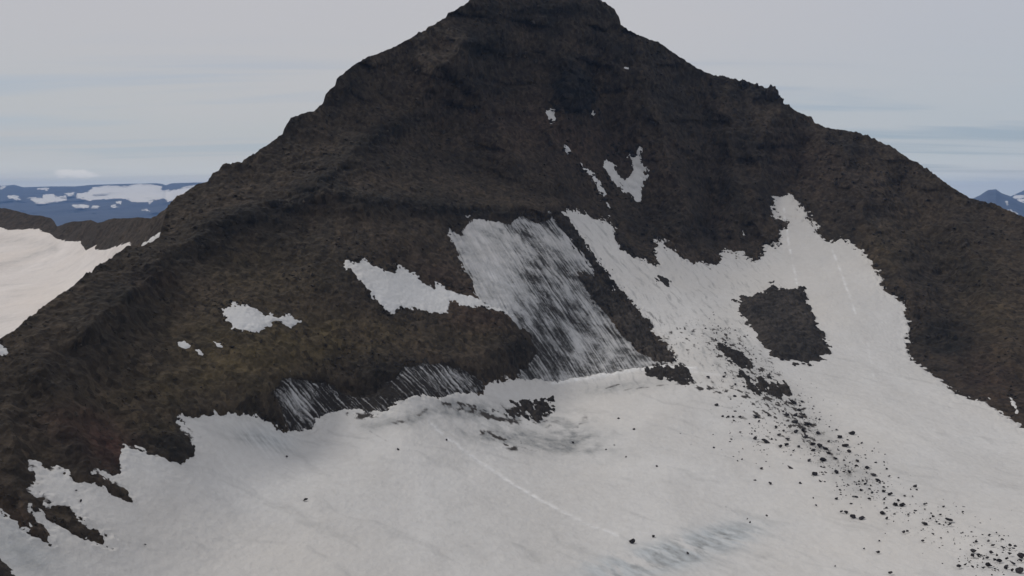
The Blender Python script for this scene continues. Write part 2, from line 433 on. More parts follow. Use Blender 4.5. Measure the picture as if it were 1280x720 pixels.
for q in sd_p: sd_all = np.maximum(sd_all, q * 0.8)

# material areas of the rock
crag = np.zeros_like(U); olive = np.zeros_like(U); rust = np.zeros_like(U)
for cx, cy, ru, rv, an, am in [
    (715, 112, 18, 24, 0, 1.0), (598, 60, 22, 20, 60, .7), (700, 15, 60, 14, 0, .6), (620, 12, 40, 14, 0, .4), (600, 105, 40, 14, 20, .5), (680, 70, 70, 12, 5, .35), (770, 60, 60, 14, 25, .4),
    (480, 165, 50, 10, -22, .75), (420, 215, 60, 16, -30, .6), (340, 265, 60, 20, -15, .75), (460, 250, 70, 12, 8, .5), (555, 262, 60, 12, 8, .6), (260, 300, 45, 22, -40, .6),
    (215, 560, 32, 18, 10, .95), (645, 440, 24, 30, 70, .7), (560, 470, 60, 12, -4, .6), (470, 462, 40, 14, 4, .55), (400, 480, 40, 10, 5, .5), (430, 115, 25, 14, -50, .6), (370, 152, 12, 8, -30, .6),
    (1180, 425, 45, 34, 20, .8), (950, 118, 30, 10, 30, .7), (1050, 178, 40, 10, 15, .5), (940, 180, 40, 30, 30, .5), (850, 130, 60, 16, 30, .35), (1200, 330, 60, 40, 30, .4),
    (180, 350, 60, 25, -40, .5), (110, 430, 60, 30, -35, .5), (40, 470, 40, 40, 0, .4), (90, 560, 40, 26, 40, .45), (30, 600, 30, 40, 0, .35), (760, 310, 26, 20, 0, .5), (640, 270, 60, 8, 4, .5), (870, 290, 60, 20, 10, .35), (145, 585, 20, 12, 40, .5)]:
    crag += 1.45 * am * blob(U, V, cx, cy, ru, rv, an)
for cx, cy, ru, rv, an, am in [
    (300, 440, 90, 40, 10, .8), (380, 425, 70, 30, 0, .5), (600, 415, 60, 18, 0, .35), (330, 350, 90, 40, 0, .35), (450, 420, 80, 25, 0, .4), (240, 480, 60, 30, 0, .5), (160, 500, 50, 20, 0, .3), (200, 537, 30, 10, 10, .5),
    (1210, 330, 60, 30, 30, .25), (1110, 310, 30, 30, 60, .35), (1240, 400, 50, 40, 30, .3), (100, 620, 40, 8, 35, .3)]:
    olive += am * blob(U, V, cx, cy, ru, rv, an)
for cx, cy, ru, rv, an, am in [
    (130, 560, 40, 24, 20, .8), (90, 530, 40, 20, 0, .5), (560, 360, 60, 26, 30, .25), (600, 400, 50, 16, 0, .3), (190, 350, 30, 12, 0, .3), (110, 640, 40, 12, 40, .4), (25, 660, 40, 25, 40, .4), (700, 170, 120, 40, 20, .22), (1000, 200, 80, 40, 30, .15), (1230, 470, 60, 40, 30, .25), (145, 575, 18, 22, 30, .6)]:
    rust += am * blob(U, V, cx, cy, ru, rv, an)

near = np.clip(S / 480.0, 0.35, 1.3)
skyf = 1 - 0.65 * np.exp(-(V - vs[None]) / 10.0)
big = fbm(P0 / 42.0, 3, 1) * 2.8
gul = ridged(P0 / np.array([22.0, 70.0, 60.0]), 3, 51) * 0.9
def tent(line, w, hgt, wob=6.0):
    """a spur (hgt > 0) or gully (hgt < 0) along a line down the slope"""
    xs = [p[0] for p in line]; ys = [p[1] for p in line]; pad = 3.2 * w
    m = (U > min(xs) - pad) & (U < max(xs) + pad) & (V > min(ys) - pad) & (V < max(ys) + pad)
    out = np.zeros_like(U)
    d = seg_dist(U[m] + wx[m] * wob, V[m] + wy[m] * wob, line, False)
    t = np.clip(1 - d / (2.4 * w), 0, 1)
    ends = np.minimum(1, np.minimum(np.hypot(U[m] - xs[0], V[m] - ys[0]), np.hypot(U[m] - xs[-1], V[m] - ys[-1])) / (1.5 * w) + 0.15)
    out[m] = hgt * t ** 1.6 * ends
    return out
wx = fbm(P0 / 26.0, 3, 301); wy = fbm(P0 / 26.0, 3, 311)
crest_l = [(588, 20), (566, 70), (525, 125), (482, 163), (440, 195), (400, 226), (345, 256), (280, 282), (215, 315), (170, 355), (120, 400), (80, 450)]
form = tent(crest_l, 34, 13.0, 14) 
form += tent([(395, 238), (460, 249), (560, 256), (620, 260), (700, 266)], 10, 4.5)
form += tent([(560, 75), (600, 120), (640, 190), (660, 240)], 22, 6.0, 12) - tent([(530, 140), (570, 190), (610, 245)], 20, 6.0, 12)
form += tent([(700, 45), (712, 90), (700, 140), (690, 190), (700, 250)], 18, 6.0, 12)
form -= tent([(735, 70), (755, 130), (772, 185), (790, 240), (815, 290)], 16, 5.0, 10)
form += tent([(790, 70), (815, 130), (835, 200), (850, 260), (860, 315)], 18, 7.0, 14)
form -= tent([(870, 110), (885, 190), (898, 290)], 14, 4.5, 12)
form += tent([(965, 128), (955, 180), (940, 235), (946, 300)], 20, 8.0, 14) + tent([(905, 105), (915, 160), (918, 230), (912, 300)], 10, 4.0, 10)
form -= tent([(1000, 160), (1000, 200), (995, 250)], 16, 5.0, 10)
form += tent([(1050, 170), (1062, 220), (1090, 280), (1130, 350), (1150, 400)], 22, 6.0, 14) - tent([(1110, 200), (1150, 280), (1190, 370)], 24, 5.0, 14) + tent([(1180, 250), (1220, 320), (1255, 420), (1280, 480)], 26, 6.0, 14)
form += tent([(215, 530), (300, 500), (370, 468), (480, 450), (600, 455), (650, 430)], 18, 2.6, 8)
form += tent([(150, 420), (200, 470), (232, 540)], 18, 3.5, 10) - tent([(110, 450), (140, 520), (150, 570)], 16, 3.0, 10) + tent([(40, 440), (80, 520), (110, 590), (150, 622)], 14, 3.0, 8) + tent([(0, 500), (25, 590), (55, 670)], 12, 2.5, 8)
form -= tent([(300, 300), (350, 370), (420, 430)], 26, 4.0, 12)
# ledges of harder lava that ring the upper mountain
zz = P0[..., 2] + wx * 7.0 + 0.02 * P0[..., 0]
upper = sstep(250, 150, V)
for z0, a_ in ((1122, 2.6), (1098, 2.2), (1078, 1.2), (1055, 1.3), (1028, 1.6), (1008, 1.2)):
    form += 0.55 * a_ * (np.tanh((zz - z0) / 1.2) - np.tanh((zz - z0) / 9.0)) * np.clip(0.6 + wy * 2.0, 0, 1.4) * (0.35 + 0.65 * upper)
# spurs, gullies and ledges become part of the terrain itself (bare rock only; the snow lies smooth)
sd_soft = np.maximum(sdf(U, V, MAIN), np.maximum(sd_ice, sd_ice2))
S = S - (form * 1.75 + big + gul) * near * (1 - sstep(-12, 10, sd_soft))
P0 = world(U, V, S)
N0 = normals(P0)
mid = fbm(P0 / np.array([11., 20., 24.]), 4, 9) * 1.15 * near
fin = fbm(P0 / np.array([3., 5., 6.]), 3, 21) * 0.75
rg = ridged(P0 / np.array([10.0, 10.0, 16.0]), 4, 33) * 1.7 * near
cr = np.clip(crag, 0, 1)
strata = perlin(np.stack([P0[..., 0] / 60, P0[..., 1] / 60, P0[..., 2] / 7.0], -1), 77)
D = mid * skyf + fin + rg * (0.25 + cr * 1.5) * (0.4 + 0.6 * skyf) + np.clip(strata * 3, -1, 1) * 0.7 * near * (0.3 + cr) * skyf
cover = sstep(-5, 8, sd_all)
P_rock = P0 + N0 * ((D * (1 - 0.8 * cover)) - 1.6 * sstep(0, 10, sd_all))[..., None]
# ragged crest
crest = np.exp(-(V - vs[None]) / 5.0) * (ridged(P0 / 6.0, 3, 61) * 0.9 + fbm(P0 / 2.5, 2, 66) * 0.6) * near * (0.5 + 0.9 * sstep(-.1, .5, fbm(P0 / 30.0, 2, 68)))
P_rock[..., 2] += crest * (1 - cover)

# back side of the ridge
tb = np.array([0.6, 1.6, 3.5, 7, 13, 22, 36, 60, 95, 150, 230, 330])
rp = P_rock[0]
od = rp - CAM; od[:, 2] = 0; od /= np.linalg.norm(od, axis=1)[:, None]
drop = np.where(tb < 3, tb * 0.35, tb * 0.72 - 1.1)
lat = fbm(np.stack([cols / 40.0, cols * 0, cols * 0], -1), 3, 5)
B = rp[None] + od[None] * tb[::-1][:, None, None]
B[..., 2] -= drop[::-1][:, None]
B += (fbm(B / 25.0, 3, 8) * np.minimum(tb[::-1] * 0.15, 5)[:, None])[..., None] * np.array([0.3, 0.3, 0.4])
B[..., 2] = np.maximum(B[..., 2], 880 + 0 * B[..., 2])
full = np.concatenate([B, P_rock], 0)
def padz(a): return np.concatenate([np.repeat(a[:1], len(tb), 0), a], 0)
mt = mesh_obj('mountain', full.reshape(-1, 3), grid_quads(*full.shape[:2]), M_ROCK,
              {'crag': padz(np.clip(crag, 0, 1)), 'olive': padz(np.clip(olive, 0, 1)), 'rust': padz(np.clip(rust, 0, 1))})
tag(mt, 'dark brown volcanic mountain of scree and crags filling the picture', 'mountain', kind='structure')

# ------------------------------------------------------------------ snow, ice
def line_noise(a, b, la, lb, seed, mask, octv=4):
    """noise stretched along the fall line through two points of the slope, worked out where mask is set"""
    pa = world(*[np.array([x], float) for x in a], depth(np.array([float(a[0])]), np.array([float(a[1])])))[0]
    pb = world(*[np.array([x], float) for x in b], depth(np.array([float(b[0])]), np.array([float(b[1])])))[0]
    w = pb - pa; w /= np.linalg.norm(w)
    x = np.cross(pa - CAM, pb - CAM); x /= np.linalg.norm(x)
    P = P0[mask]
    wob = fbm(P / 18.0, 2, seed + 40) * lb * 0.9
    out = np.zeros(mask.shape)
    out[mask] = fbm(np.stack([P @ w / la, (P @ x + wob) / lb, 0 * P[:, 0] + seed], -1), octv, seed, 0.62)
    return out
def mfbm(scale, octv, seed, mask):
    out = np.zeros(mask.shape); out[mask] = fbm(P0[mask] / scale, octv, seed); return out

jm = (np.abs(sd_all) < 30) | (V > 2000)
jag = mfbm(5.0, 4, 41, sd_all > -20) * 0.62 + mfbm(1.6, 2, 47, jm) * 0.30
def snow_h(sd, k, top):
    return np.clip(sd * k, -1.3, top) * np.clip(S / 420, 0.45, 1.2)
def edge_fade(sd): return 1 - 0.8 * sstep(3, 14, sd)

m_ice, m_ice2, m_main = sd_ice > -14, sd_ice2 > -14, sd_main > -14
rib_zone = (U > 640) & (U < 1120) & (V > 250) & (V < 640)
st1 = line_noise((668, 285), (800, 470), 48, 0.75, 101, (m_ice | rib_zone) & (U < 900))
st1b = line_noise((668, 285), (800, 470), 34, 6.0, 111, m_ice, 3)
st1c = mfbm(9.0, 4, 117, m_ice)
st2 = line_noise((850, 345), (985, 510), 16, 1.7, 121, rib_zone)
flk = line_noise((850, 345), (985, 510), 5.0, 2.2, 127, rib_zone)
st3 = line_noise((350, 478), (400, 535), 11, 0.75, 131, m_ice2 | ((U > 280) & (U < 420) & (V > 500) & (V < 590)))
st4 = line_noise((600, 600), (720, 650), 30, 3.0, 141, m_main & (V > 440))

sd_ice = sd_ice + np.where(sd_ice > -13, st1 * 9, 0) * sstep(466, 440, V)
sd_ice2 = sd_ice2 + np.where(sd_ice2 > -13, st3 * 16 - 30 * blob(U, V, 448, 486, 36, 16) - 5 * blob(U, V, 345, 485, 14, 26), 0) * (1 - sstep(500, 512, V))
# main snowfield attributes
dirt_and_shade = np.zeros_like(U); grey = np.zeros_like(U); clean = np.zeros_like(U)
dm2 = mfbm(3.5, 3, 213, m_main & (V > 440) & (V < 520))
trail = [(900, 425), (925, 452), (955, 480), (985, 510), (1015, 545), (1045, 575), (1075, 600)]
dirt_and_shade += 1.0 * stroke(U, V, trail[:5], 19) * sstep(0.02, 0.42, flk) + 0.5 * stroke(U, V, trail, 13) * sstep(-0.1, 0.5, st2)
dirt_and_shade += 0.8 * blob(U, V, 975, 505, 34, 26, 50) * sstep(0.0, .35, flk)
dirt_and_shade += 0.30 * stroke(U, V, [(890, 470), (925, 500), (955, 530)], 16) * sstep(0.0, 0.6, st2)
dirt_and_shade += 1.0 * blob(U, V, 850, 425, 24, 36, 40) * sstep(0.05, 0.4, flk) + .5 * blob(U, V, 815, 395, 12, 40, -40) * sstep(0, .4, st2)
dirt_and_shade += 0.9 * blob(U, V, 945, 450, 28, 14, 30) * sstep(0.05, 0.4, flk) + 0.8 * blob(U, V, 905, 440, 18, 14, 40) * sstep(0.05, 0.4, flk)
dirt_and_shade += 0.5 * stroke(U, V, [(880, 470), (930, 515), (965, 545)], 20) * sstep(0.1, 0.5, flk)
dirt_and_shade += 0.95 * stroke(U, V, [(858, 478), (880, 487), (905, 489), (925, 487), (934, 500), (942, 520)], 4.5) * sstep(-.15, .3, flk)
dirt_and_shade += 0.9 * stroke(U, V, [(690, 477), (730, 471), (760, 467), (800, 461), (830, 458)], 1.8) * sstep(-.6, .1, st4)  # shadow gap along the snow lip, painted as a thin dark line
dirt_and_shade += 1.0 * stroke(U, V, [(436, 519), (452, 522), (470, 519)], 4.5) * sstep(-.45, .1, mfbm(3.0, 4, 203, m_main & (V > 440) & (U < 760)))  # dark inside of a crevasse, painted in colour instead of cut open
dm = mfbm(3.0, 4, 203, m_main & (V > 440) & (U < 760))
dirt_and_shade += 0.75 * stroke(U, V, [(600, 541), (618, 545), (630, 552), (642, 563)], 4.0) * sstep(-.3, .3, dm)
dirt_and_shade += 0.85 * blob(U, V, 630, 520, 75, 13, 8) * sstep(-.05, .4, dm) + .5 * blob(U, V, 650, 556, 70, 12, 8) * sstep(.05, .45, dm) + .45 * blob(U, V, 700, 500, 60, 10, -6) * sstep(.1, .5, dm)
dirt_and_shade += 0.8 * stroke(U, V, [(552, 505), (572, 505), (592, 509)], 2.2) * sstep(-.5, .2, dm)
dirt_and_shade += 0.8 * stroke(U, V, [(560, 513), (585, 510), (600, 520), (625, 525), (650, 528)], 3.5) * sstep(-.5, .3, st4)
dirt_and_shade += 0.68 * stroke(U, V, [(455, 536), (490, 531), (520, 524), (533, 512)], 3.5) * sstep(-.4, .4, st4)
dirt_and_shade += 0.35 * stroke(U, V, [(462, 540), (484, 553)], 2.0)
dirt_and_shade += 0.7 * stroke(U, V, [(752, 489), (775, 481), (792, 475)], 1.8) * sstep(-.5, .2, dm2) + 0.6 * stroke(U, V, [(780, 489), (820, 484), (870, 480)], 1.6) * sstep(-.4, .3, dm2)
dirt_and_shade += 0.35 * blob(U, V, 718, 548, 22, 22, 30) * sstep(0.0, .5, dm)
dirt_and_shade += 0.45 * blob(U, V, 730, 525, 10, 6, -35)
dirt_and_shade += 0.40 * blob(U, V, 985, 520, 26, 16, 45) * sstep(0, .5, st2)
dirt_and_shade += 0.30 * stroke(U, V, [(775, 671), (790, 678)], 1.5)
dirt_and_shade += 0.25 * blob(U, V, 335, 530, 36, 10, 30) * sstep(0, .5, st3)
dirt_and_shade += 0.55 * blob(U, V, 128, 681, 22, 5, 30) * sstep(-.1, .4, dm)
dirt_and_shade += 0.28 * stroke(U, V, [(66, 684), (90, 702), (118, 724)], 1.2)
dirt_and_shade += 0.30 * blob(U, V, 50, 600, 8, 8)
grey += 0.55 * sstep(0.05, 0.55, st2) * sstep(0, 30, U - 690) * sstep(1010, 900, U) * sstep(240, 300, V) * sstep(520, 440, V)
dsm = sstep(-.35, .45, mfbm(7.0, 4, 209, m_main & (V > 440) & (U < 800)))
grey += dsm * (0.9 * blob(U, V, 610, 516, 70, 13, 8) + 0.8 * blob(U, V, 660, 552, 90, 14, 6) + .5 * blob(U, V, 520, 525, 50, 10, -12) + .6 * blob(U, V, 720, 535, 40, 20, 20))
grey += 0.7 * blob(U, V, 590, 515, 46, 8, 8) + 0.5 * blob(U, V, 615, 547, 40, 7, 12) + 0.65 * blob(U, V, 690, 553, 50, 12, 8) + 0.4 * blob(U, V, 735, 545, 26, 12)
st5 = line_noise((700, 640), (820, 690), 9, 1.3, 151, m_main & (V > 620) & (U > 640) & (U < 1040))
grey += np.clip(1.1 * blob(U, V, 795, 708, 80, 16, -14) + 0.9 * blob(U, V, 905, 672, 44, 15, -12) + .95 * blob(U, V, 850, 690, 60, 18, -16), 0, 1.2) * sstep(-.35, .4, st5) * 0.68
blue = np.clip(1.2 * blob(U, V, 790, 708, 84, 16, -12) + 1.0 * blob(U, V, 905, 672, 46, 15, -12) + 1.0 * blob(U, V, 850, 690, 62, 18, -16) + .5 * blob(U, V, 25, 690, 60, 30, 35) + .6 * blob(U, V, 335, 548, 40, 14, 15), 0, 1) * sstep(-.6, .3, st4 + .4 * st5)
grey += 0.25 * blob(U, V, 940, 705, 60, 12, -5) * sstep(0, .4, st5)
grey += 0.6 * blob(U, V, 325, 550, 42, 14, 14) * sstep(-.5, .4, st3) + 0.5 * blob(U, V, 25, 690, 60, 34, 35)
grey += 0.5 * blob(U, V, 780, 484, 60, 8, -8) + 0.5 * stroke(U, V, [(455, 534), (495, 530), (530, 515)], 7) + 0.45 * stroke(U, V, trail, 24)
grey += 0.22 * sstep(0.1, 0.6, st4)
clean += 0.5 * stroke(U, V, [(537, 530), (560, 550), (600, 579), (640, 606), (700, 640), (740, 658), (772, 670)], 2.0) * sstep(-.7, .25, mfbm(3.0, 2, 55, m_main & (V > 500)))
ck = sstep(-.5, .4, mfbm(8.0, 3, 57, m_main & (V < 520)))
clean += ck * (0.6 * stroke(U, V, [(980, 262), (985, 300), (996, 355)], 1.5) + 0.55 * stroke(U, V, [(1036, 302), (1050, 338), (1069, 392)], 1.5) + 0.25 * stroke(U, V, [(1084, 430), (1092, 475)], 1.5))
clean += 0.25 * stroke(U, V, [(690, 480), (740, 475), (790, 466), (830, 461), (900, 470)], 2.0) + 0.7 * stroke(U, V, [(1000, 395), (1010, 430)], 1.5) * 0

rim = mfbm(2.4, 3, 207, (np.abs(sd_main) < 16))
dirt_and_shade += 0.75 * np.exp(-np.maximum(sd_main, 0) / 3.5) * sstep(0.0, 0.4, rim) * (V < 640)
h = snow_h(sd_main, 0.13, 0.55) + jag * edge_fade(sd_main)
relief = mfbm(30.0, 3, 71, m_main) * 0.5 + mfbm(7.0, 3, 73, m_main) * 0.10 + np.minimum(flk, 0.6) * .25 * stroke(U, V, trail, 22)
h += relief * sstep(2, 20, sd_main)
h -= 0.22 * stroke(U, V, [(537, 530), (600, 579), (640, 606), (700, 640), (772, 670)], 1.4)
h += 0.45 * stroke(U, V, [(690, 480), (740, 473), (790, 464), (830, 460), (870, 462)], 2.5) * sstep(-.5, .1, dm)
clean += 0.5 * stroke(U, V, [(690, 480), (740, 473), (790, 464), (830, 460), (870, 462)], 2.0)
h += 0.3 * stroke(U, V, [(640, 478), (700, 480), (740, 473), (790, 464), (830, 460)], 5.0)
BL = []
def take(ox, oy, k, rows):
    for r in rows: BL.append((ox + r[0] / k, oy + r[1] / k, r[2] / k, r[3] / k))
take(1000, 520, 6, [(388,131,55,32),(297,160,48,30),(357,184,20,12),(272,108,24,12),(460,208,26,14),(340,228,60,36),(368,272,36,32),(428,342,46,20),(418,378,20,16),(505,392,44,26),(650,402,20,16),(552,446,52,20),(580,484,52,16),(500,430,24,14),(490,515,32,20),(470,492,22,14),(520,552,26,14),(540,580,20,14),(458,562,30,22),(420,614,34,18),(518,626,30,18),(626,540,28,16),(628,572,36,18),(676,592,48,28),(632,630,18,20),(712,666,58,30),(764,672,50,30),(738,640,26,22),(862,534,36,20),(932,668,24,14),(784,606,18,10),(844,612,14,10),(272,426,40,36),(368,424,28,26),(112,438,60,44),(152,496,32,14),(300,562,22,16),(272,628,28,18),(382,664,26,12),(168,330,66,34),(150,225,62,44),(190,250,50,24),(212,284,40,26),(262,322,60,18),(44,158,36,18),(138,132,44,26),(96,212,50,26),(100,262,40,20),(216,196,28,16),(270,194,22,10),(180,392,24,14),(194,434,18,14),(70,340,46,14),(630,352,12,14),(668,458,24,10),(530,528,16,14)])
take(1120, 600, 6, [(64,126,20,12),(124,130,14,10),(212,188,26,14),(356,208,22,18),(216,228,16,10),(92,268,24,14),(136,254,14,12),(264,258,18,14),(278,280,26,18),(332,268,24,12),(258,298,22,12),(304,322,26,20),(396,306,66,28),(212,334,46,26),(356,346,20,16),(400,342,36,10),(56,396,30,22),(84,390,26,18),(200,464,26,18),(204,378,16,10),(280,416,18,12),(388,400,14,12),(336,444,16,12),(752,404,20,14),(698,422,26,16),(602,470,30,26),(692,468,26,14),(724,496,36,16),(852,496,34,24),(804,516,30,18),(882,524,28,12),(580,540,48,30),(570,572,50,34),(616,570,34,20),(714,550,36,28),(756,572,24,20),(684,592,30,18),(772,612,48,34),(854,562,46,24),(830,598,30,26),(940,575,62,44),(930,608,50,22),(876,632,46,20),(694,644,56,38),(824,662,36,36),(926,684,62,54),(466,652,50,26),(518,642,28,18),(572,660,30,18),(650,668,26,14),(764,684,22,12),(870,684,24,26),(550,626,20,14),(740,606,30,20)])
take(900, 520, 6, [(264,172,34,26),(340,192,80,26),(284,202,18,10),(152,128,22,10),(220,64,16,12),(292,46,24,16),(264,6,44,18),(452,230,34,24),(498,218,46,22),(444,146,34,18),(478,116,26,14),(552,264,22,16),(532,300,16,10),(526,394,54,20),(312,400,24,14),(376,510,28,24),(602,510,26,20),(344,352,18,12),(508,178,40,16),(590,234,26,16),(418,88,24,12),(560,48,66,22),(656,62,66,24),(620,110,44,30),(568,120,40,26),(148,10,30,16),(98,10,26,16),(62,10,24,16),(20,8,24,18),(104,40,24,14),(720,678,20,14),(698,622,10,14)])
take(880, 420, 6, [(30,312,40,20),(150,308,28,18),(160,282,24,14),(235,366,22,18),(230,456,30,22),(96,522,40,24),(485,604,28,14),(540,686,28,16),(732,496,26,18),(815,552,16,12),(670,500,60,28),(716,560,46,24),(685,600,46,24),(620,596,46,26),(585,180,40,22),(790,224,28,20),(745,212,36,14),(680,226,20,20)])
take(320, 480, 3, [(185,438,20,10),(533,248,11,9),(714,213,12,10),(116,275,10,8)])
take(640, 480, 3, [(457,173,12,10),(399,132,12,8),(384,233,10,6),(757,243,11,9),(543,312,10,8),(427,277,8,6),(659,638,12,10),(450,592,27,20),(530,574,14,11),(935,320,12,8),(893,523,10,8),(882,510,8,6),(955,498,10,8),(228,222,12,9),(352,250,9,6)])
take(960, 480, 3, [(458,712,18,10),(412,634,18,10),(417,592,10,7),(360,622,8,6),(252,688,8,6),(440,565,8,5),(275,482,14,10),(292,484,18,13),(318,498,30,20),(350,506,26,14),(430,487,24,16),(445,508,14,9)])
take(0, 480, 3, [(303,443,11,12),(287,405,10,6),(545,608,10,6)])

# every stone sits in a melt hollow of its own
for bx_, by_, bw_, bh_ in BL:
    c0, c1 = np.searchsorted(cols, (bx_ - 14, bx_ + 14))
    if c1 - c0 < 2: continue
    r0 = np.searchsorted(V[:, (c0 + c1) // 2], by_ - 9); r1 = np.searchsorted(V[:, (c0 + c1) // 2], by_ + 9)
    sl = (slice(r0, r1), slice(c0, c1))
    h[sl] -= 0.16 * min(1.6, bw_ / 4.0) * blob(U[sl], V[sl], bx_, by_ + bh_ * 0.3, bw_ * 0.75 + 1, bh_ * 0.7 + 1)
    dirt_and_shade[sl] += 0.22 * blob(U[sl], V[sl], bx_ + bw_ * 0.2, by_ + bh_ * 0.5, bw_ * 0.7 + .6, bh_ * 0.45 + .6)  # snow tinted darker at the lower right foot of each stone
P_snow = P0 + N0 * h[..., None]
o = sub_mesh('snowfield', P_snow, sd_main > -7, M_SNOW, {'dirt_and_shade': np.clip(dirt_and_shade, 0, 1), 'grey': np.clip(grey, 0, 1), 'clean': np.clip(clean, 0, 1), 'blue': blue}, centre=False)
tag(o, 'main grey white summer snowfield covering the basin and climbing the right hand gully', 'snowfield', kind='structure')

# the streaked ice slope
dmg = 0.57 + 0.22 * blob(U, V, 690, 365, 50, 60) - 0.75 * blob(U, V, 606, 325, 32, 80, -15) + 0.35 * blob(U, V, 668, 440, 18, 44, -25) + 0.15 * blob(U, V, 750, 440, 50, 30) - 0.45 * blob(U, V, 716, 312, 16, 40, -35) \
    + 0.35 * blob(U, V, 680, 278, 26, 10, 40) - .15 * blob(U, V, 745, 400, 12, 40, -40)
st1f = line_noise((668, 285), (800, 470), 70, 0.45, 161, m_ice, 3)
idirt = np.clip(dmg * 0.85 + 0.50 * st1 + 0.42 * st1f + 0.36 * st1b + 0.42 * st1c, 0, 1) * 0.92
idirt = np.maximum(idirt, 0.8 * stroke(U, V, [(640, 283), (668, 318), (700, 352), (735, 395)], 2.0) * sstep(-.4, .2, st1b))
idirt = np.maximum(idirt, 0.85 * stroke(U, V, [(650, 390), (680, 420), (700, 450), (712, 474)], 4.0) * sstep(-.5, .2, st1c))
idirt = np.maximum(idirt, 0.75 * stroke(U, V, [(660, 378), (690, 384), (712, 380)], 3.0) * sstep(-.3, .3, st1c))
igrey = np.clip(0.62 + 0.5 * st1b + 0.5 * st1 + 0.5 * st1c + 0.5 * (dmg - .4), 0, 1)
hi = snow_h(sd_ice, 0.12, 0.40) + jag * edge_fade(sd_ice) - st1 * 0.35 - st1b * 0.5 * sstep(0, 10, sd_ice)
o = sub_mesh('ice_slope', P0 + N0 * hi[..., None], sd_ice > -6, M_ICE, {'dirt_and_shade': idirt, 'grey': igrey, 'clean': 0 * U}, centre=True)
tag(o, 'steep grey ice slope streaked with dark grit in the middle of the face', 'ice slope', kind='structure')
i2d = np.clip(0.84 + 0.75 * st3 - 0.34 * blob(U, V, 372, 505, 24, 18, 40) - .26 * blob(U, V, 565, 475, 30, 12, 10) + .25 * blob(U, V, 470, 485, 30, 14) - .12 * blob(U, V, 520, 470, 30, 10), 0, 1)
h2 = snow_h(sd_ice2, 0.10, 0.30) + jag * edge_fade(sd_ice2) * 1.3 - st3 * 0.5
o = sub_mesh('ice_slope', P0 + N0 * h2[..., None], sd_ice2 > -6, M_ICE_DARK, {'dirt_and_shade': i2d, 'grey': np.clip(.5 + .6 * st3, 0, 1), 'clean': 0 * U}, centre=True)
tag(o, 'dark band of gritty ice under the lower edge of the brown slope', 'ice slope', kind='structure')

for (poly, label), q in zip(PATCHES, sd_p):
    sz = min(1.0, float(q.max()) / 8.0)
    hp = snow_h(q, 0.13, 0.30) + jag * edge_fade(q) * (0.45 + 0.4 * sz) + 0.14 * (1 - sz) * sstep(-1.5, 1.0, q)
    o = sub_mesh('snow_patch', P0 + N0 * hp[..., None], q > -3.5, M_PATCH)
    tag(o, label, 'snow patch', 'snow patches left on the dark scree')

for poly, label, cat, top, speck in OUTCROPS:
    q = sdf(U, V, poly, 14.0)
    qm = q > -13.5
    if 'rib' in cat: q = q - 0.9 + np.where(qm, st1 * 9, 0) + mfbm(6.0, 3, 441, qm) * 3.5
    elif 'island' in cat: q = q + mfbm(7.0, 4, 441, qm) * 9
    nz = mfbm(5.0, 4, 81, q > -13) * 1.1 + mfbm(1.9, 3, 85, q > -13) * 0.8 + rg * 0.3
    hp = np.clip(q * 0.25, -1.6, 1.0) * min(1, top) + 0.5 + sstep(2, 16, q) * max(0, top - 0.8) + nz * (0.5 + 0.5 * min(1, top / 1.5))
    if speck: hp += speck * 2.2 * (st2 + 0.7 * flk if poly[0][0] > 800 else (mfbm(2.6, 4, 421, q > -13) + .4 * mfbm(8.0, 2, 425, q > -13) if 'mound' in cat else st1))
    o = sub_mesh(cat.replace(' ', '_'), P0 + N0 * (hp * np.clip(S / 420, 0.45, 1.2))[..., None], q > -5, M_ISLE if top > 1 else M_CRAG)
    tag(o, label, cat)

# ------------------------------------------------------------------ crags: the ridge pinnacles and the dark crag under the summit
def ico(sub):
    import bmesh
    bm = bmesh.new(); bmesh.ops.create_icosphere(bm, subdivisions=sub, radius=1.0)
    v = np.array([x.co[:] for x in bm.verts]); f = np.array([[l.index for l in x.verts] for x in bm.faces])
    bm.free(); return v, f
ICO2, ICO3, ICO4 = ico(2), ico(3), ico(4)

def rock_shape(base, seed, facets=9, rough=0.10, lo=0.45, hi=0.8):
    """a broken block: a ball cut by random planes, then roughened"""
    v, f = base
    r = np.random.default_rng(seed)
    out = v.copy()
    for k in range(facets):
        n = r.normal(size=3); n /= np.linalg.norm(n)
        d = r.uniform(lo, hi)
        dist = out @ n - d
        out = out - np.maximum(dist, 0)[:, None] * n
    out += v * (fbm(v * 2.2 + seed * 3.1, 3, seed) * rough)[:, None]
    return out, f

def surf(u, v):
    ua, va = np.array([float(u)]), np.array([float(v)])
    s = depth(ua, va)
    return world(ua, va, s)[0], float(s[0])

def pinnacle(u, vtop, vbase, wpx, seed, label):
    vs_ = float(np.interp(u, SKX, SKV))
    p, s = surf(u, max(vbase, vs_ + 2))
    m = s / F
    v, f = rock_shape(ICO4, seed, 16, 0.30)
    hh = (vbase - vtop) * m
    v = v * np.array([wpx * m * 0.62, wpx * m * 0.62, hh * 0.78])
    v[:, :] += (fbm(v / 1.6, 3, seed + 5) * 0.35)[:, None] * np.array([1, 1, .5])
    o = mesh_obj('rock_pinnacle', v + p + np.array([0, 1.0, hh * 0.22]), f, M_CRAG, centre=True, smooth=False)
    tag(o, label, 'rock pinnacle', 'rock pinnacles on the right ridge')
pinnacle(932, 97, 114, 11, 3, 'low rock knob, first pinnacle up the ridge left of the tallest')
pinnacle(944, 98, 120, 13, 4, 'blocky pinnacle on the right ridge between the low knob and the tallest')
pinnacle(963, 105, 134, 20, 5, 'tallest and broadest rock pinnacle on the right ridge')
pinnacle(975, 115, 138, 9, 6, 'thin finger of rock just right of the tallest pinnacle')
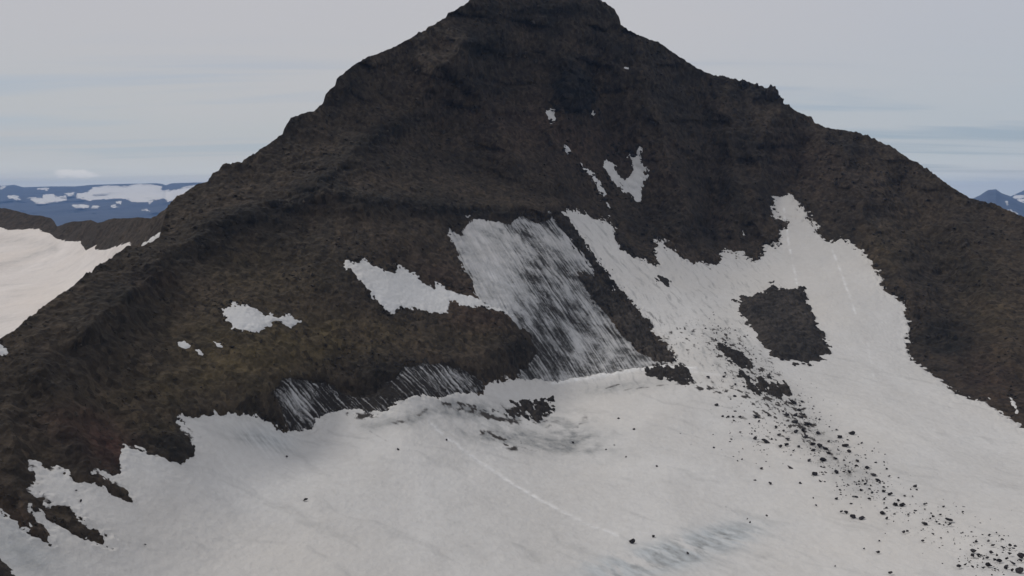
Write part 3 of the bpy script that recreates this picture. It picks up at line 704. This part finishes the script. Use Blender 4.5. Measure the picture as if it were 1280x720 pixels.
pinnacle(986, 129, 144, 12, 7, 'small low block on the ridge, downhill of the finger of rock')

q = sdf(U, V, [(712, 86), (720, 88), (728, 100), (738, 114), (741, 128), (732, 136), (712, 138), (698, 132), (696, 118), (703, 98)], 14.0)
cm = q > -13.5
q = q + mfbm(5.0, 4, 431, cm) * 11
hp = np.clip(q * 0.30, -2.5, 3.0) + 0.3 + rg * 0.9 + mfbm(3.0, 4, 87, q > -13) * 0.9 + D * 0.6
o = sub_mesh('crag', P0 + N0 * hp[..., None], q > -5, rock_mat('black_crag', (0.042, 0.036, 0.031), (0.021, 0.019, 0.0175), attrs=False))
tag(o, 'blackish triangular crag standing out of the face below the summit', 'crag')

# ------------------------------------------------------------------ boulders on the snow
SHAPES = []
for k in range(9):
    v, f = rock_shape(ICO3, 40 + k, 9, 0.16, 0.22, 0.62)
    v = v - (v.max(0) + v.min(0)) / 2
    v /= (v.max(0) - v.min(0))          # unit box
    me_o = mesh_obj('boulder', v, f, M_BOULDER, smooth=False)
    SHAPES.append(me_o.data)
    bpy.data.objects.remove(me_o)
NAMED = {  # nearest listed boulder to these points gets its own label
    (790, 677): 'dark boulder at the lower end of the white track it left across the snow',
    (1064.7, 541.8): 'dark boulder highest on the clean snow right of the debris trail',
    (1049.5, 546.7): 'dark boulder just left of the highest one beside the debris trail',
    (1056.7, 558): 'broad dark boulder in the debris trail under the two highest boulders',
    (1186, 651): 'long tilted boulder on open snow between the trail and the corner pile',
    (1155.3, 655.7): 'oval boulder left of the long tilted one on open snow',
    (1118.7, 631): 'large flat dark boulder at the lower end of the debris trail',
    (1127.3, 632): 'pointed boulder touching the right side of the large flat one at the trail end',
    (1276.7, 695.8): 'big dark boulder cut by the right edge, upper one of two',
    (1274.3, 714): 'biggest boulder in the bottom right corner',
    (1235.7, 707.3): 'squat peaked boulder at the lower left of the corner pile',
    (1215, 695.3): 'dark boulder leading the corner pile on its left, lower of a pair',
    (1216.7, 690): 'tilted boulder on the left of the corner pile, upper of a pair',
    (1197.7, 708.7): 'lone tilted boulder left of the corner pile near the bottom edge',
    (956.7, 552): 'long thin tilted rock on the snow left of the debris trail',
    (944, 548.7): 'squarish boulder beside the long thin tilted rock',
    (987.7, 585.7): 'bar shaped boulder lying alone below the debris trail',
    (1018.7, 593): 'angular boulder standing apart under the middle of the debris trail',
    (1045.3, 591): 'round boulder right of the angular one under the debris trail',
    (962.7, 605): 'small round boulder lowest and leftmost of those under the debris trail',
    (1066, 646): 'largest of the row of boulders on snow below the trail',
    (1076.7, 648.7): 'flat boulder at the right end of the row below the trail',
    (1103, 642.3): 'oval boulder on its own right of the row below the trail',
    (1143.7, 609): 'lone dark boulder on clean snow above the end of the debris trail',
    (859.7, 692.7): 'small dark stone on the bluish bare ice near the bottom',
    (381.7, 626): 'lone small stone far out on the left of the snow basin',
    (497.7, 562.7): 'lone stone at the end of a grey smear left of the white track',
    (558, 551): 'stone close to the upper end of the white track',
    (892.3, 561): 'lone stone on bare snow left of the debris trail, well away from others',
    (792.3, 537.7): 'lone stone on open snow under the middle of the ice slope',
    (816.7, 671.3): 'pale stone half sunk in snow right of the track boulder',
    (1097.3, 691.3): 'lone flat stone below the trail end, above the bottom edge',
    (1112.7, 717.3): 'flat stone cut by the bottom edge of the picture',
    (1139, 666): None,
}
names = {}
for (x, y), lab in NAMED.items():
    if lab is None: continue
    i = min(range(len(BL)), key=lambda k: (BL[k][0] - x) ** 2 + (BL[k][1] - y) ** 2)
    names[i] = lab
for i, (x, y, w, hgt) in enumerate(BL):
    p, s = surf(x, y + hgt * 0.30)
    m = s / F
    big_ = w * 1.0 > 6.0
    if i in names: lab = names[i]; grp = None
    if x > 1205 and y > 660: zone = 'corner'
    elif 875 < x < 1110 and (y < 470 + (x - 880) * 0.82 + 10) and y < 640: zone = 'trail'
    elif x > 1020: zone = 'lower'
    elif x > 875: zone = 'left'
    else: zone = 'basin'
    grp = {'corner': 'boulders piled in the bottom right corner', 'trail': 'boulders of the debris trail', 'lower': 'boulders scattered below the trail',
           'left': 'stones strewn left of the debris trail', 'basin': 'stones on the wide snow basin'}[zone]
    if i not in names:
        lab = {('corner', True): 'sizeable dark boulder of the pile in the bottom right corner', ('corner', False): 'small dark stone among the pile in the bottom right corner',
               ('trail', True): 'sizeable dark boulder within the slanting debris trail below the rock island', ('trail', False): 'small dark stone within the slanting debris trail below the rock island',
               ('lower', True): 'sizeable dark boulder scattered on snow between the debris trail and the corner pile', ('lower', False): 'small dark stone scattered on snow between the debris trail and the corner pile',
               ('left', True): 'sizeable dark stone on the snow just left of the debris trail', ('left', False): 'small dark stone on the snow just left of the debris trail',
               ('basin', True): 'dark stone alone on the wide snow basin', ('basin', False): 'tiny dark stone alone on the wide snow basin'}[(zone, big_)]
    o = bpy.data.objects.new('boulder', SHAPES[i % 9])
    C.objects.link(o)
    sx = w * m * 0.88; sz = hgt * m * 0.98
    o.scale = (sx, max(sx * 0.7, 0.7 * sz), sz)
    tilt = random.uniform(-.12, .12) + (0.28 if w > 2.0 * hgt else 0.0)
    o.rotation_euler = (random.uniform(-.15, .15), tilt, random.choice((0, math.pi)) + random.uniform(-.35, .35))
    o.location = p + np.array([0, 0, 0.45 + sz * 0.20])
    tag(o, lab, 'boulder', grp)

# loose rubble on the scree and along the snow edges: far too many to count
v1, f1 = ico(1)
def scatter(n, mask, smin, smax, seed):
    r = np.random.default_rng(seed)
    w = mask * (S / F) ** 0.5
    w = (w * np.gradient(V, axis=0).__abs__() * np.abs(np.gradient(U, axis=1))).ravel(); w /= w.sum()
    idx = r.choice(w.size, n, p=w)
    p = P_rock.reshape(-1, 3)[idx]; m = (S.ravel() / F)[idx]
    size = m * (smin + (smax - smin) * r.random(n) ** 3.5)
    vv = v1[None] * (1 + 0.35 * r.normal(size=(n, len(v1), 1))).clip(.45, 1.6) * size[:, None, None] * r.uniform(.6, 1.3, (n, 1, 3)) * 0.55
    ca, sa = np.cos(r.random(n) * 6.3), np.sin(r.random(n) * 6.3)
    vv = np.stack([vv[..., 0] * ca[:, None] - vv[..., 1] * sa[:, None], vv[..., 0] * sa[:, None] + vv[..., 1] * ca[:, None], vv[..., 2]], -1)
    return (vv + p[:, None] + np.array([0, 0, .1]) * size[:, None, None]).reshape(-1, 3), (f1[None] + (np.arange(n) * len(v1))[:, None, None]).reshape(-1, 3)
inside = (U > -40) & (U < 1320) & (V < 724) & (sd_all < -2) & (V > vs[None] + 2)
clump = sstep(-0.25, 0.5, fbm(P0 / 30.0, 3, 401))
va, fa = scatter(8000, inside * (0.10 + clump), 0.8, 4.2, 5)
o = mesh_obj('rubble', va, fa, rock_mat('loose_stones', (0.090, 0.074, 0.060), (0.036, 0.032, 0.029), attrs=False), smooth=False)
tag(o, 'loose stones strewn over the dark scree slopes', 'rubble', kind='stuff')
edge = (U > -40) & (U < 1320) & (V < 724) & (np.abs(sd_all + 0.5) < 3.0)
ve, fe = scatter(2200, edge * 1.0 * (0.1 + clump), 1.0, 4.5, 6)
o = mesh_obj('rubble', ve, fe, M_CRAG, smooth=False)
tag(o, 'dark stones lining the ragged edges of the snow', 'rubble', kind='stuff')

gz = 1.0 * stroke(U, V, trail, 22) + 0.5 * stroke(U, V, [(1060, 590), (1120, 635), (1180, 660), (1230, 690)], 26) + 0.9 * blob(U, V, 1250, 695, 34, 22, 0) + 0.35 * blob(U, V, 940, 550, 40, 30, 30)
P_rock_keep = P_rock
P_rock = P_snow
vg, fg = scatter(1500, gz * (sd_main > 6) * (V < 724) * (0.2 + sstep(-.1, .4, fbm(P0 / 7.0, 3, 451))), 0.7, 2.6, 8)
P_rock = P_rock_keep
o = mesh_obj('rubble', vg, fg, M_BOULDER, smooth=False)
tag(o, 'fine grit and pebbles between the boulders of the debris trail', 'rubble', kind='stuff')

# ------------------------------------------------------------------ the ridge and snow slope behind, on the left
BSK = [(-500, 250), (-200, 255), (0, 260), (20, 263), (40, 269), (52, 270), (63, 272), (68, 277), (71, 283), (80, 280), (90, 277), (102, 276), (113, 275), (118, 277), (123, 279), (132, 276), (143, 273), (167, 272), (187, 272), (200, 267), (214, 258), (240, 252), (300, 262)]
bx = np.array([p[0] for p in BSK], float); bv = np.array([p[1] for p in BSK], float)
dback = TPS([(-500, 250, 1050), (-500, 290, 990), (-500, 500, 420), (0, 260, 850), (0, 286, 800), (0, 350, 600), (0, 430, 440), (0, 520, 330), (60, 272, 770), (60, 290, 735), (100, 276, 690), (110, 310, 610), (150, 273, 590), (155, 306, 500), (160, 400, 400),
              (200, 268, 470), (205, 300, 430), (240, 252, 450), (240, 330, 420), (300, 262, 480), (240, 500, 330)], 1e-3)
bc = np.concatenate([-np.geomspace(500, 50, 30), np.arange(-46, 300, 1.1)])
bvs = np.interp(bc, bx, bv)
bt = np.linspace(0, 1, 200) ** 1.25
BV = bvs[None] + (500 - bvs)[None] * bt[:, None]
BU = np.broadcast_to(bc[None], BV.shape).copy()
BS = dback(BU, BV); BP = world(BU, BV, BS); BN = normals(BP)
BSN = [(-500, 290), (-100, 283), (0, 285), (10, 287), (47, 287), (63, 292), (72, 298), (78, 301), (100, 302), (104, 308), (108, 312), (118, 309), (120, 313), (137, 311), (148, 307), (158, 304), (158, 312), (150, 330), (60, 480), (-100, 540), (-500, 540)]
WISP = [(180, 306), (188, 300), (200, 292), (205, 290), (203, 295), (193, 302), (184, 308)]
bsd = sdf(BU, BV, BSN); wsd = sdf(BU, BV, WISP, 14)
bD = fbm(BP / 30, 4, 3) * 2.2 + fbm(BP / 6, 4, 13) * 0.9 + fbm(BP / 2, 3, 15) * .4
bcov = sstep(-6, 5, np.maximum(bsd, wsd))
bsk = np.exp(-(BV - bvs[None]) / 3.0)
BR = BP + BN * (bD * (1 - .85 * bcov) * (1 - .5 * bsk) - 1.5 * sstep(0, 9, bsd))[..., None]
brp = BR[0]; od = brp - CAM; od[:, 2] = 0; od /= np.linalg.norm(od, axis=1)[:, None]
tb2 = np.array([1, 3, 8, 20, 50, 110, 220, 400])
BB = brp[None] + od[None] * tb2[::-1][:, None, None]; BB[..., 2] -= (tb2[::-1] * 0.6)[:, None]
bfull = np.concatenate([BB, BR], 0)
bz = np.zeros(bfull.shape[:2])
o = mesh_obj('ridge', bfull.reshape(-1, 3), grid_quads(*bfull.shape[:2]), M_ROCK, {'crag': bz + 0.25, 'olive': bz, 'rust': bz + .12})
tag(o, 'low dark rocky ridge behind the snow slope on the left', 'ridge', kind='structure')
bjag = fbm(BP / 5, 4, 41) * .5
hb = np.clip(bsd * .2, -1.5, .6) * np.clip(BS / 450, .5, 1.6) + bjag * (1 - .8 * sstep(3, 12, bsd)) + fbm(BP / 40, 3, 4) * .8 * sstep(2, 20, bsd)
bg = 0.55 * stroke(BU, BV, [(-5, 335), (25, 326), (50, 318), (70, 313)], 3.5) + .35 * stroke(BU, BV, [(0, 300), (40, 303), (70, 308)], 6) + .25 * sstep(.0, .5, fbm(BP / np.array([30., 8., 8.]), 4, 6))
o = sub_mesh('snowfield', BP + BN * hb[..., None], bsd > -6, M_LSNOW, {'dirt_and_shade': np.clip(bg * .25, 0, 1), 'grey': np.clip(bg, 0, 1) * .6, 'clean': 0 * bg}, centre=False)
tag(o, 'bright smooth snow slope behind the near ridge at the left edge', 'snowfield', kind='structure')
hw = np.clip(wsd * .3, -1.5, .8) + .5 + bjag * .4
o = sub_mesh('snow_patch', BP + BN * hw[..., None], wsd > -3.5, M_PATCH)
tag(o, 'thin slanting snow wisp on the notch where the two left ridges meet', 'snow patch', 'snow patches left on the dark scree')

# ------------------------------------------------------------------ far country
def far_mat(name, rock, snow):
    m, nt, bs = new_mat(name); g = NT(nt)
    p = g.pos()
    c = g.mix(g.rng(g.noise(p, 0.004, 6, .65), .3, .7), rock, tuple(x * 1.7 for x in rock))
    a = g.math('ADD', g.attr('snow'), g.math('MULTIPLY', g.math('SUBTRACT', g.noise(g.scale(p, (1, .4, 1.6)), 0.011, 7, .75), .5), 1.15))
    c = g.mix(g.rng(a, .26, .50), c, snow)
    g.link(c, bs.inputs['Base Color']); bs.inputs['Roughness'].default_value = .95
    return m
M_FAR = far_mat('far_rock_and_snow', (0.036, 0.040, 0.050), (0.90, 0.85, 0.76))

def far_hill(name, sky, vbot, stop, sbot, u0, u1, step, polys, label, seed):
    c = np.arange(u0, u1, step)
    top = np.interp(c, [p[0] for p in sky], [p[1] for p in sky])
    t = np.linspace(0, 1, 90) ** 1.2
    v = top[None] + (vbot - top)[None] * t[:, None]
    u = np.broadcast_to(c[None], v.shape).copy()
    s = stop + (sbot - stop) * t[:, None] ** 0.8 + 0 * v
    P = world(u, v, s)
    w = np.minimum(1, t * 6)[:, None]
    s = s * (1 + 0.03 * w * fbm(P / 900.0, 4, seed)) 
    P = world(u, v, s)
    P[..., 2] += fbm(P / 300.0, 4, seed + 3) * 14 * w
    wa = fbm(P / np.array([260., 700., 260.]), 4, seed + 9) * 6; wb = fbm(P / np.array([200., 700., 90.]), 4, seed + 13) * 1.7
    sn = np.zeros_like(u) - 0.12
    for q, pad in polys: sn = np.maximum(sn, sstep(-pad * 2.0, pad * 2.2, sdf(u + wa, v + wb, q, 10)))
    rp_ = P[0]
    od_ = rp_ - CAM; od_[:, 2] = 0; od_ /= np.linalg.norm(od_, axis=1)[:, None]
    tt = np.array([200., 700., 1500.])[::-1]
    Bk = rp_[None] + od_[None] * tt[:, None, None]; Bk[..., 2] -= (tt * .12)[:, None]
    full_ = np.concatenate([Bk, P], 0)
    o = mesh_obj(name, full_.reshape(-1, 3), grid_quads(*full_.shape[:2]), M_FAR, {'snow': np.concatenate([np.repeat(sn[:1], 3, 0), sn], 0)})
    return tag(o, label, 'hills', kind='structure')

k7 = lambda L: [(x / 5.12, 200 + y / 5.12) for x, y in L]
fsky = [(-500, 236), (-250, 230), (-80, 234), (0, 232), (6, 232), (18, 231), (29, 234), (64, 233), (94, 233), (115, 231), (148, 230), (195, 229), (203, 230), (207, 231.5), (215, 229), (250, 228), (330, 230), (420, 236)]
fpol = [(k7([(490, 245), (500, 215), (570, 205), (590, 180), (700, 168), (790, 175), (880, 160), (1020, 163), (1040, 200), (1100, 195), (1200, 175), (1290, 165), (1290, 220), (1150, 240), (1080, 262), (1050, 240), (1000, 250), (900, 268), (800, 250), (700, 245), (580, 252)]), .8),
        (k7([(190, 248), (280, 245), (275, 222), (345, 220), (352, 238), (420, 234), (425, 256), (300, 272), (240, 278)]), .7), (k7([(45, 228), (110, 230), (125, 252), (90, 252)]), .7),
        (k7([(465, 290), (550, 285), (555, 300), (475, 303)]), .7), (k7([(580, 296), (635, 296), (632, 304), (585, 304)]), .6), (k7([(712, 290), (750, 283), (748, 297), (715, 299)]), .6),
        (k7([(758, 272), (785, 268), (786, 280)]), .6), (k7([(935, 268), (968, 266), (966, 277)]), .6), (k7([(0, 166), (28, 170), (20, 182), (0, 182)]), .6), (k7([(912, 318), (945, 315), (945, 328)]), .5),
        (k7([(420, 215), (480, 205), (475, 225), (440, 228)]), .6), (k7([(240, 185), (300, 180), (300, 192)]), .5)]
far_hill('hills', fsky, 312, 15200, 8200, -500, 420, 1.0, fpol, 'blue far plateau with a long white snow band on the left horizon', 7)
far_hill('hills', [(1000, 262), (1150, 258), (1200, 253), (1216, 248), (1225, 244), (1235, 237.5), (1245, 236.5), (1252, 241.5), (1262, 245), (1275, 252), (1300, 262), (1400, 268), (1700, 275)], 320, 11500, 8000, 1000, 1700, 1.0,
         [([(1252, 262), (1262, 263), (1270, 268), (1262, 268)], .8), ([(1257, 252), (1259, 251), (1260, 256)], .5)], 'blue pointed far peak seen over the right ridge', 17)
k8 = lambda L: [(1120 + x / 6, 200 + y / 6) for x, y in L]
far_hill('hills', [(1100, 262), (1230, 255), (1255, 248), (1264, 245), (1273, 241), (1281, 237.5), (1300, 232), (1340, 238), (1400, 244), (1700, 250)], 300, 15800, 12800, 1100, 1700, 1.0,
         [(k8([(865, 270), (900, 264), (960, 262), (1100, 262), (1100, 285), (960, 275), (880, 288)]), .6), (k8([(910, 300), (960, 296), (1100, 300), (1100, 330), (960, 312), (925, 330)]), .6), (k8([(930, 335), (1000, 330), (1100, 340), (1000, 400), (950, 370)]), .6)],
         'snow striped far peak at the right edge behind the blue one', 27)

# valley floor reaching to the far hills
nr_, na_ = 24, 96
rad = np.geomspace(40, 16800, nr_); ang = np.linspace(0, 2 * math.pi, na_)
gx = rad[:, None] * np.cos(ang)[None]; gy = rad[:, None] * np.sin(ang)[None]
gp = np.stack([gx, gy, np.zeros_like(gx)], -1)
gp[..., 2] = 420 + fbm(gp / 1500., 3, 9) * 60
o = mesh_obj('ground', gp.reshape(-1, 3), grid_quads(nr_, na_), rock_mat('valley_floor', (0.05, 0.055, 0.04), (0.035, 0.038, 0.034), attrs=False, scale=0.05))
tag(o, 'dark valley floor far below the peaks', 'ground', kind='structure')

# ------------------------------------------------------------------ air
m = bpy.data.materials.new('thin_blue_air'); m.use_nodes = True
nt = m.node_tree; nt.nodes.clear()
out = nt.nodes.new('ShaderNodeOutputMaterial'); pv = nt.nodes.new('ShaderNodeVolumePrincipled')
pv.inputs['Color'].default_value = (0.31, 0.54, 1.0, 1)
pv.inputs['Density'].default_value = 4.3e-5
pv.inputs['Anisotropy'].default_value = 0.0
nt.links.new(pv.outputs[0], out.inputs['Volume'])
R, z0, z1 = 17400.0, 300.0, 1185.0
bxv = [(x, y, z) for z in (z0, z1) for x, y in ((-R, -R), (R, -R), (R, R), (-R, R))]
hz = mesh_obj('haze', bxv, [(0, 3, 2, 1), (4, 5, 6, 7), (0, 1, 5, 4), (1, 2, 6, 5), (2, 3, 7, 6), (3, 0, 4, 7)], m, smooth=False)
tag(hz, 'thin blue haze over the far hills', 'haze', kind='stuff')

# ------------------------------------------------------------------ sky and light
SUN_EL, SUN_AZ = math.radians(46), math.radians(-64)       # azimuth from +Y (view direction), negative = left
W = bpy.data.worlds.new('World'); sc.world = W; W.use_nodes = True
nt = W.node_tree; g = NT(nt)
bg = nt.nodes['Background']
sky = nt.nodes.new('ShaderNodeTexSky'); sky.sky_type = 'NISHITA'; sky.sun_disc = False
sky.sun_elevation = SUN_EL; sky.sun_rotation = SUN_AZ
sky.altitude = 1000
tc = nt.nodes.new('ShaderNodeTexCoord')
sx = nt.nodes.new('ShaderNodeSeparateXYZ'); g.link(tc.outputs['Generated'], sx.inputs[0])
el = g.math('MAXIMUM', sx.outputs[2], 0.0)
den = g.math('ADD', el, 0.06)
cx = nt.nodes.new('ShaderNodeCombineXYZ')
g.link(g.math('DIVIDE', sx.outputs[0], den), cx.inputs[0]); g.link(g.math('DIVIDE', sx.outputs[1], den), cx.inputs[1])
st = g.noise(g.scale(cx.outputs[0], (0.16, 0.75, 1)), 1.0, 6, .55, .5)
st2_ = g.noise(g.scale(cx.outputs[0], (0.35, 0.5, 1)), 0.6, 5, .5, .3)
# overcast veil: grey cloud sheet (values are for the Background strength below)
Z, X = sx.outputs[2], sx.outputs[0]
low = g.mix(g.rng(Z, 0.0, 0.05, smooth=True), (6.9, 6.95, 6.5), (4.85, 5.1, 5.15))
veil = g.mix(g.rng(Z, 0.03, 0.20, smooth=True), low, (4.9, 4.92, 5.22))
veil = g.mix(g.rng(X, 0.0, 0.55), veil, g.mix(1.0, veil, (0.90, 0.96, 1.03), 'MULTIPLY'))
veil = g.mix(g.rng(Z, 0.25, 0.9), veil, (4.7, 4.75, 5.0))
veil = g.mix(g.math('MULTIPLY', g.rng(st2_, .35, .68), .5), veil, (5.2, 5.1, 5.2))
band = g.math('MULTIPLY', g.rng(Z, 0.0, 0.03), g.rng(Z, 0.16, 0.10))
thin = g.math('MULTIPLY', g.rng(st, .49, .62, smooth=True), band)
skyc = g.mix(1.0, sky.outputs[0], (0.62, 0.66, 0.74), 'MULTIPLY')
skyc = g.mix(0.5, skyc, (3.1, 3.9, 5.0))
col = g.mix(g.math('MULTIPLY', thin, g.rng(X, -0.1, 0.35, 0.40, 0.66)), veil, skyc)
# one small puff of cloud low over the far plateau
pd = dirs(np.array([93.0]), np.array([217.5]))[0]; pd = pd / np.linalg.norm(pd)
az = g.math('SUBTRACT', g.math('DIVIDE', sx.outputs[0], sx.outputs[1]), float(pd[0] / pd[1]))
ez = g.math('SUBTRACT', Z, float(pd[2]))
wob = g.math('SUBTRACT', g.noise(g.scale(tc.outputs['Generated'], (1, 1, 2.4)), 70, 4, .6), .5)
rr = g.math('ADD', g.math('POWER', g.math('ABSOLUTE', g.math('DIVIDE', az, 0.027)), 2.0), g.math('POWER', g.math('ABSOLUTE', g.math('DIVIDE', ez, 0.0062)), 2.0))
puff = g.math('MULTIPLY', g.rng(g.math('ADD', rr, g.math('MULTIPLY', wob, 2.4)), 1.0, 0.1, smooth=True), g.rng(sx.outputs[1], 0.0, 0.1))
col = g.mix(g.math('MULTIPLY', puff, 0.95), col, (7.4, 7.2, 6.9))
g.link(col, bg.inputs[0]); bg.inputs[1].default_value = 0.104

sd_ = bpy.data.lights.new('sun', 'SUN'); so = bpy.data.objects.new('sun', sd_); C.objects.link(so)
sd_.energy = 1.2; sd_.angle = math.radians(20); sd_.color = (1.0, 0.95, 0.88)
# lamp shines along its -Z
so.rotation_euler = (math.pi / 2 - SUN_EL, 0, math.pi - SUN_AZ)
so.location = (-400, 0, 1600)

cd = bpy.data.cameras.new('camera'); co = bpy.data.objects.new('camera', cd); C.objects.link(co)
cd.sensor_width = 36; cd.lens = 36 * F / 1280
cd.clip_start = 0.5; cd.clip_end = 80000
co.location = CAM; co.rotation_euler = (math.pi / 2 - PITCH, 0, 0)
sc.camera = co
vs_ = sc.view_settings
vs_.view_transform = 'Standard'; vs_.look = 'None'; vs_.exposure = 0; vs_.gamma = 1; vs_.use_curve_mapping = False
sc.cycles.use_denoising = True
sc.cycles.max_bounces = 5; sc.cycles.volume_bounces = 1
sc.cycles.use_adaptive_sampling = True
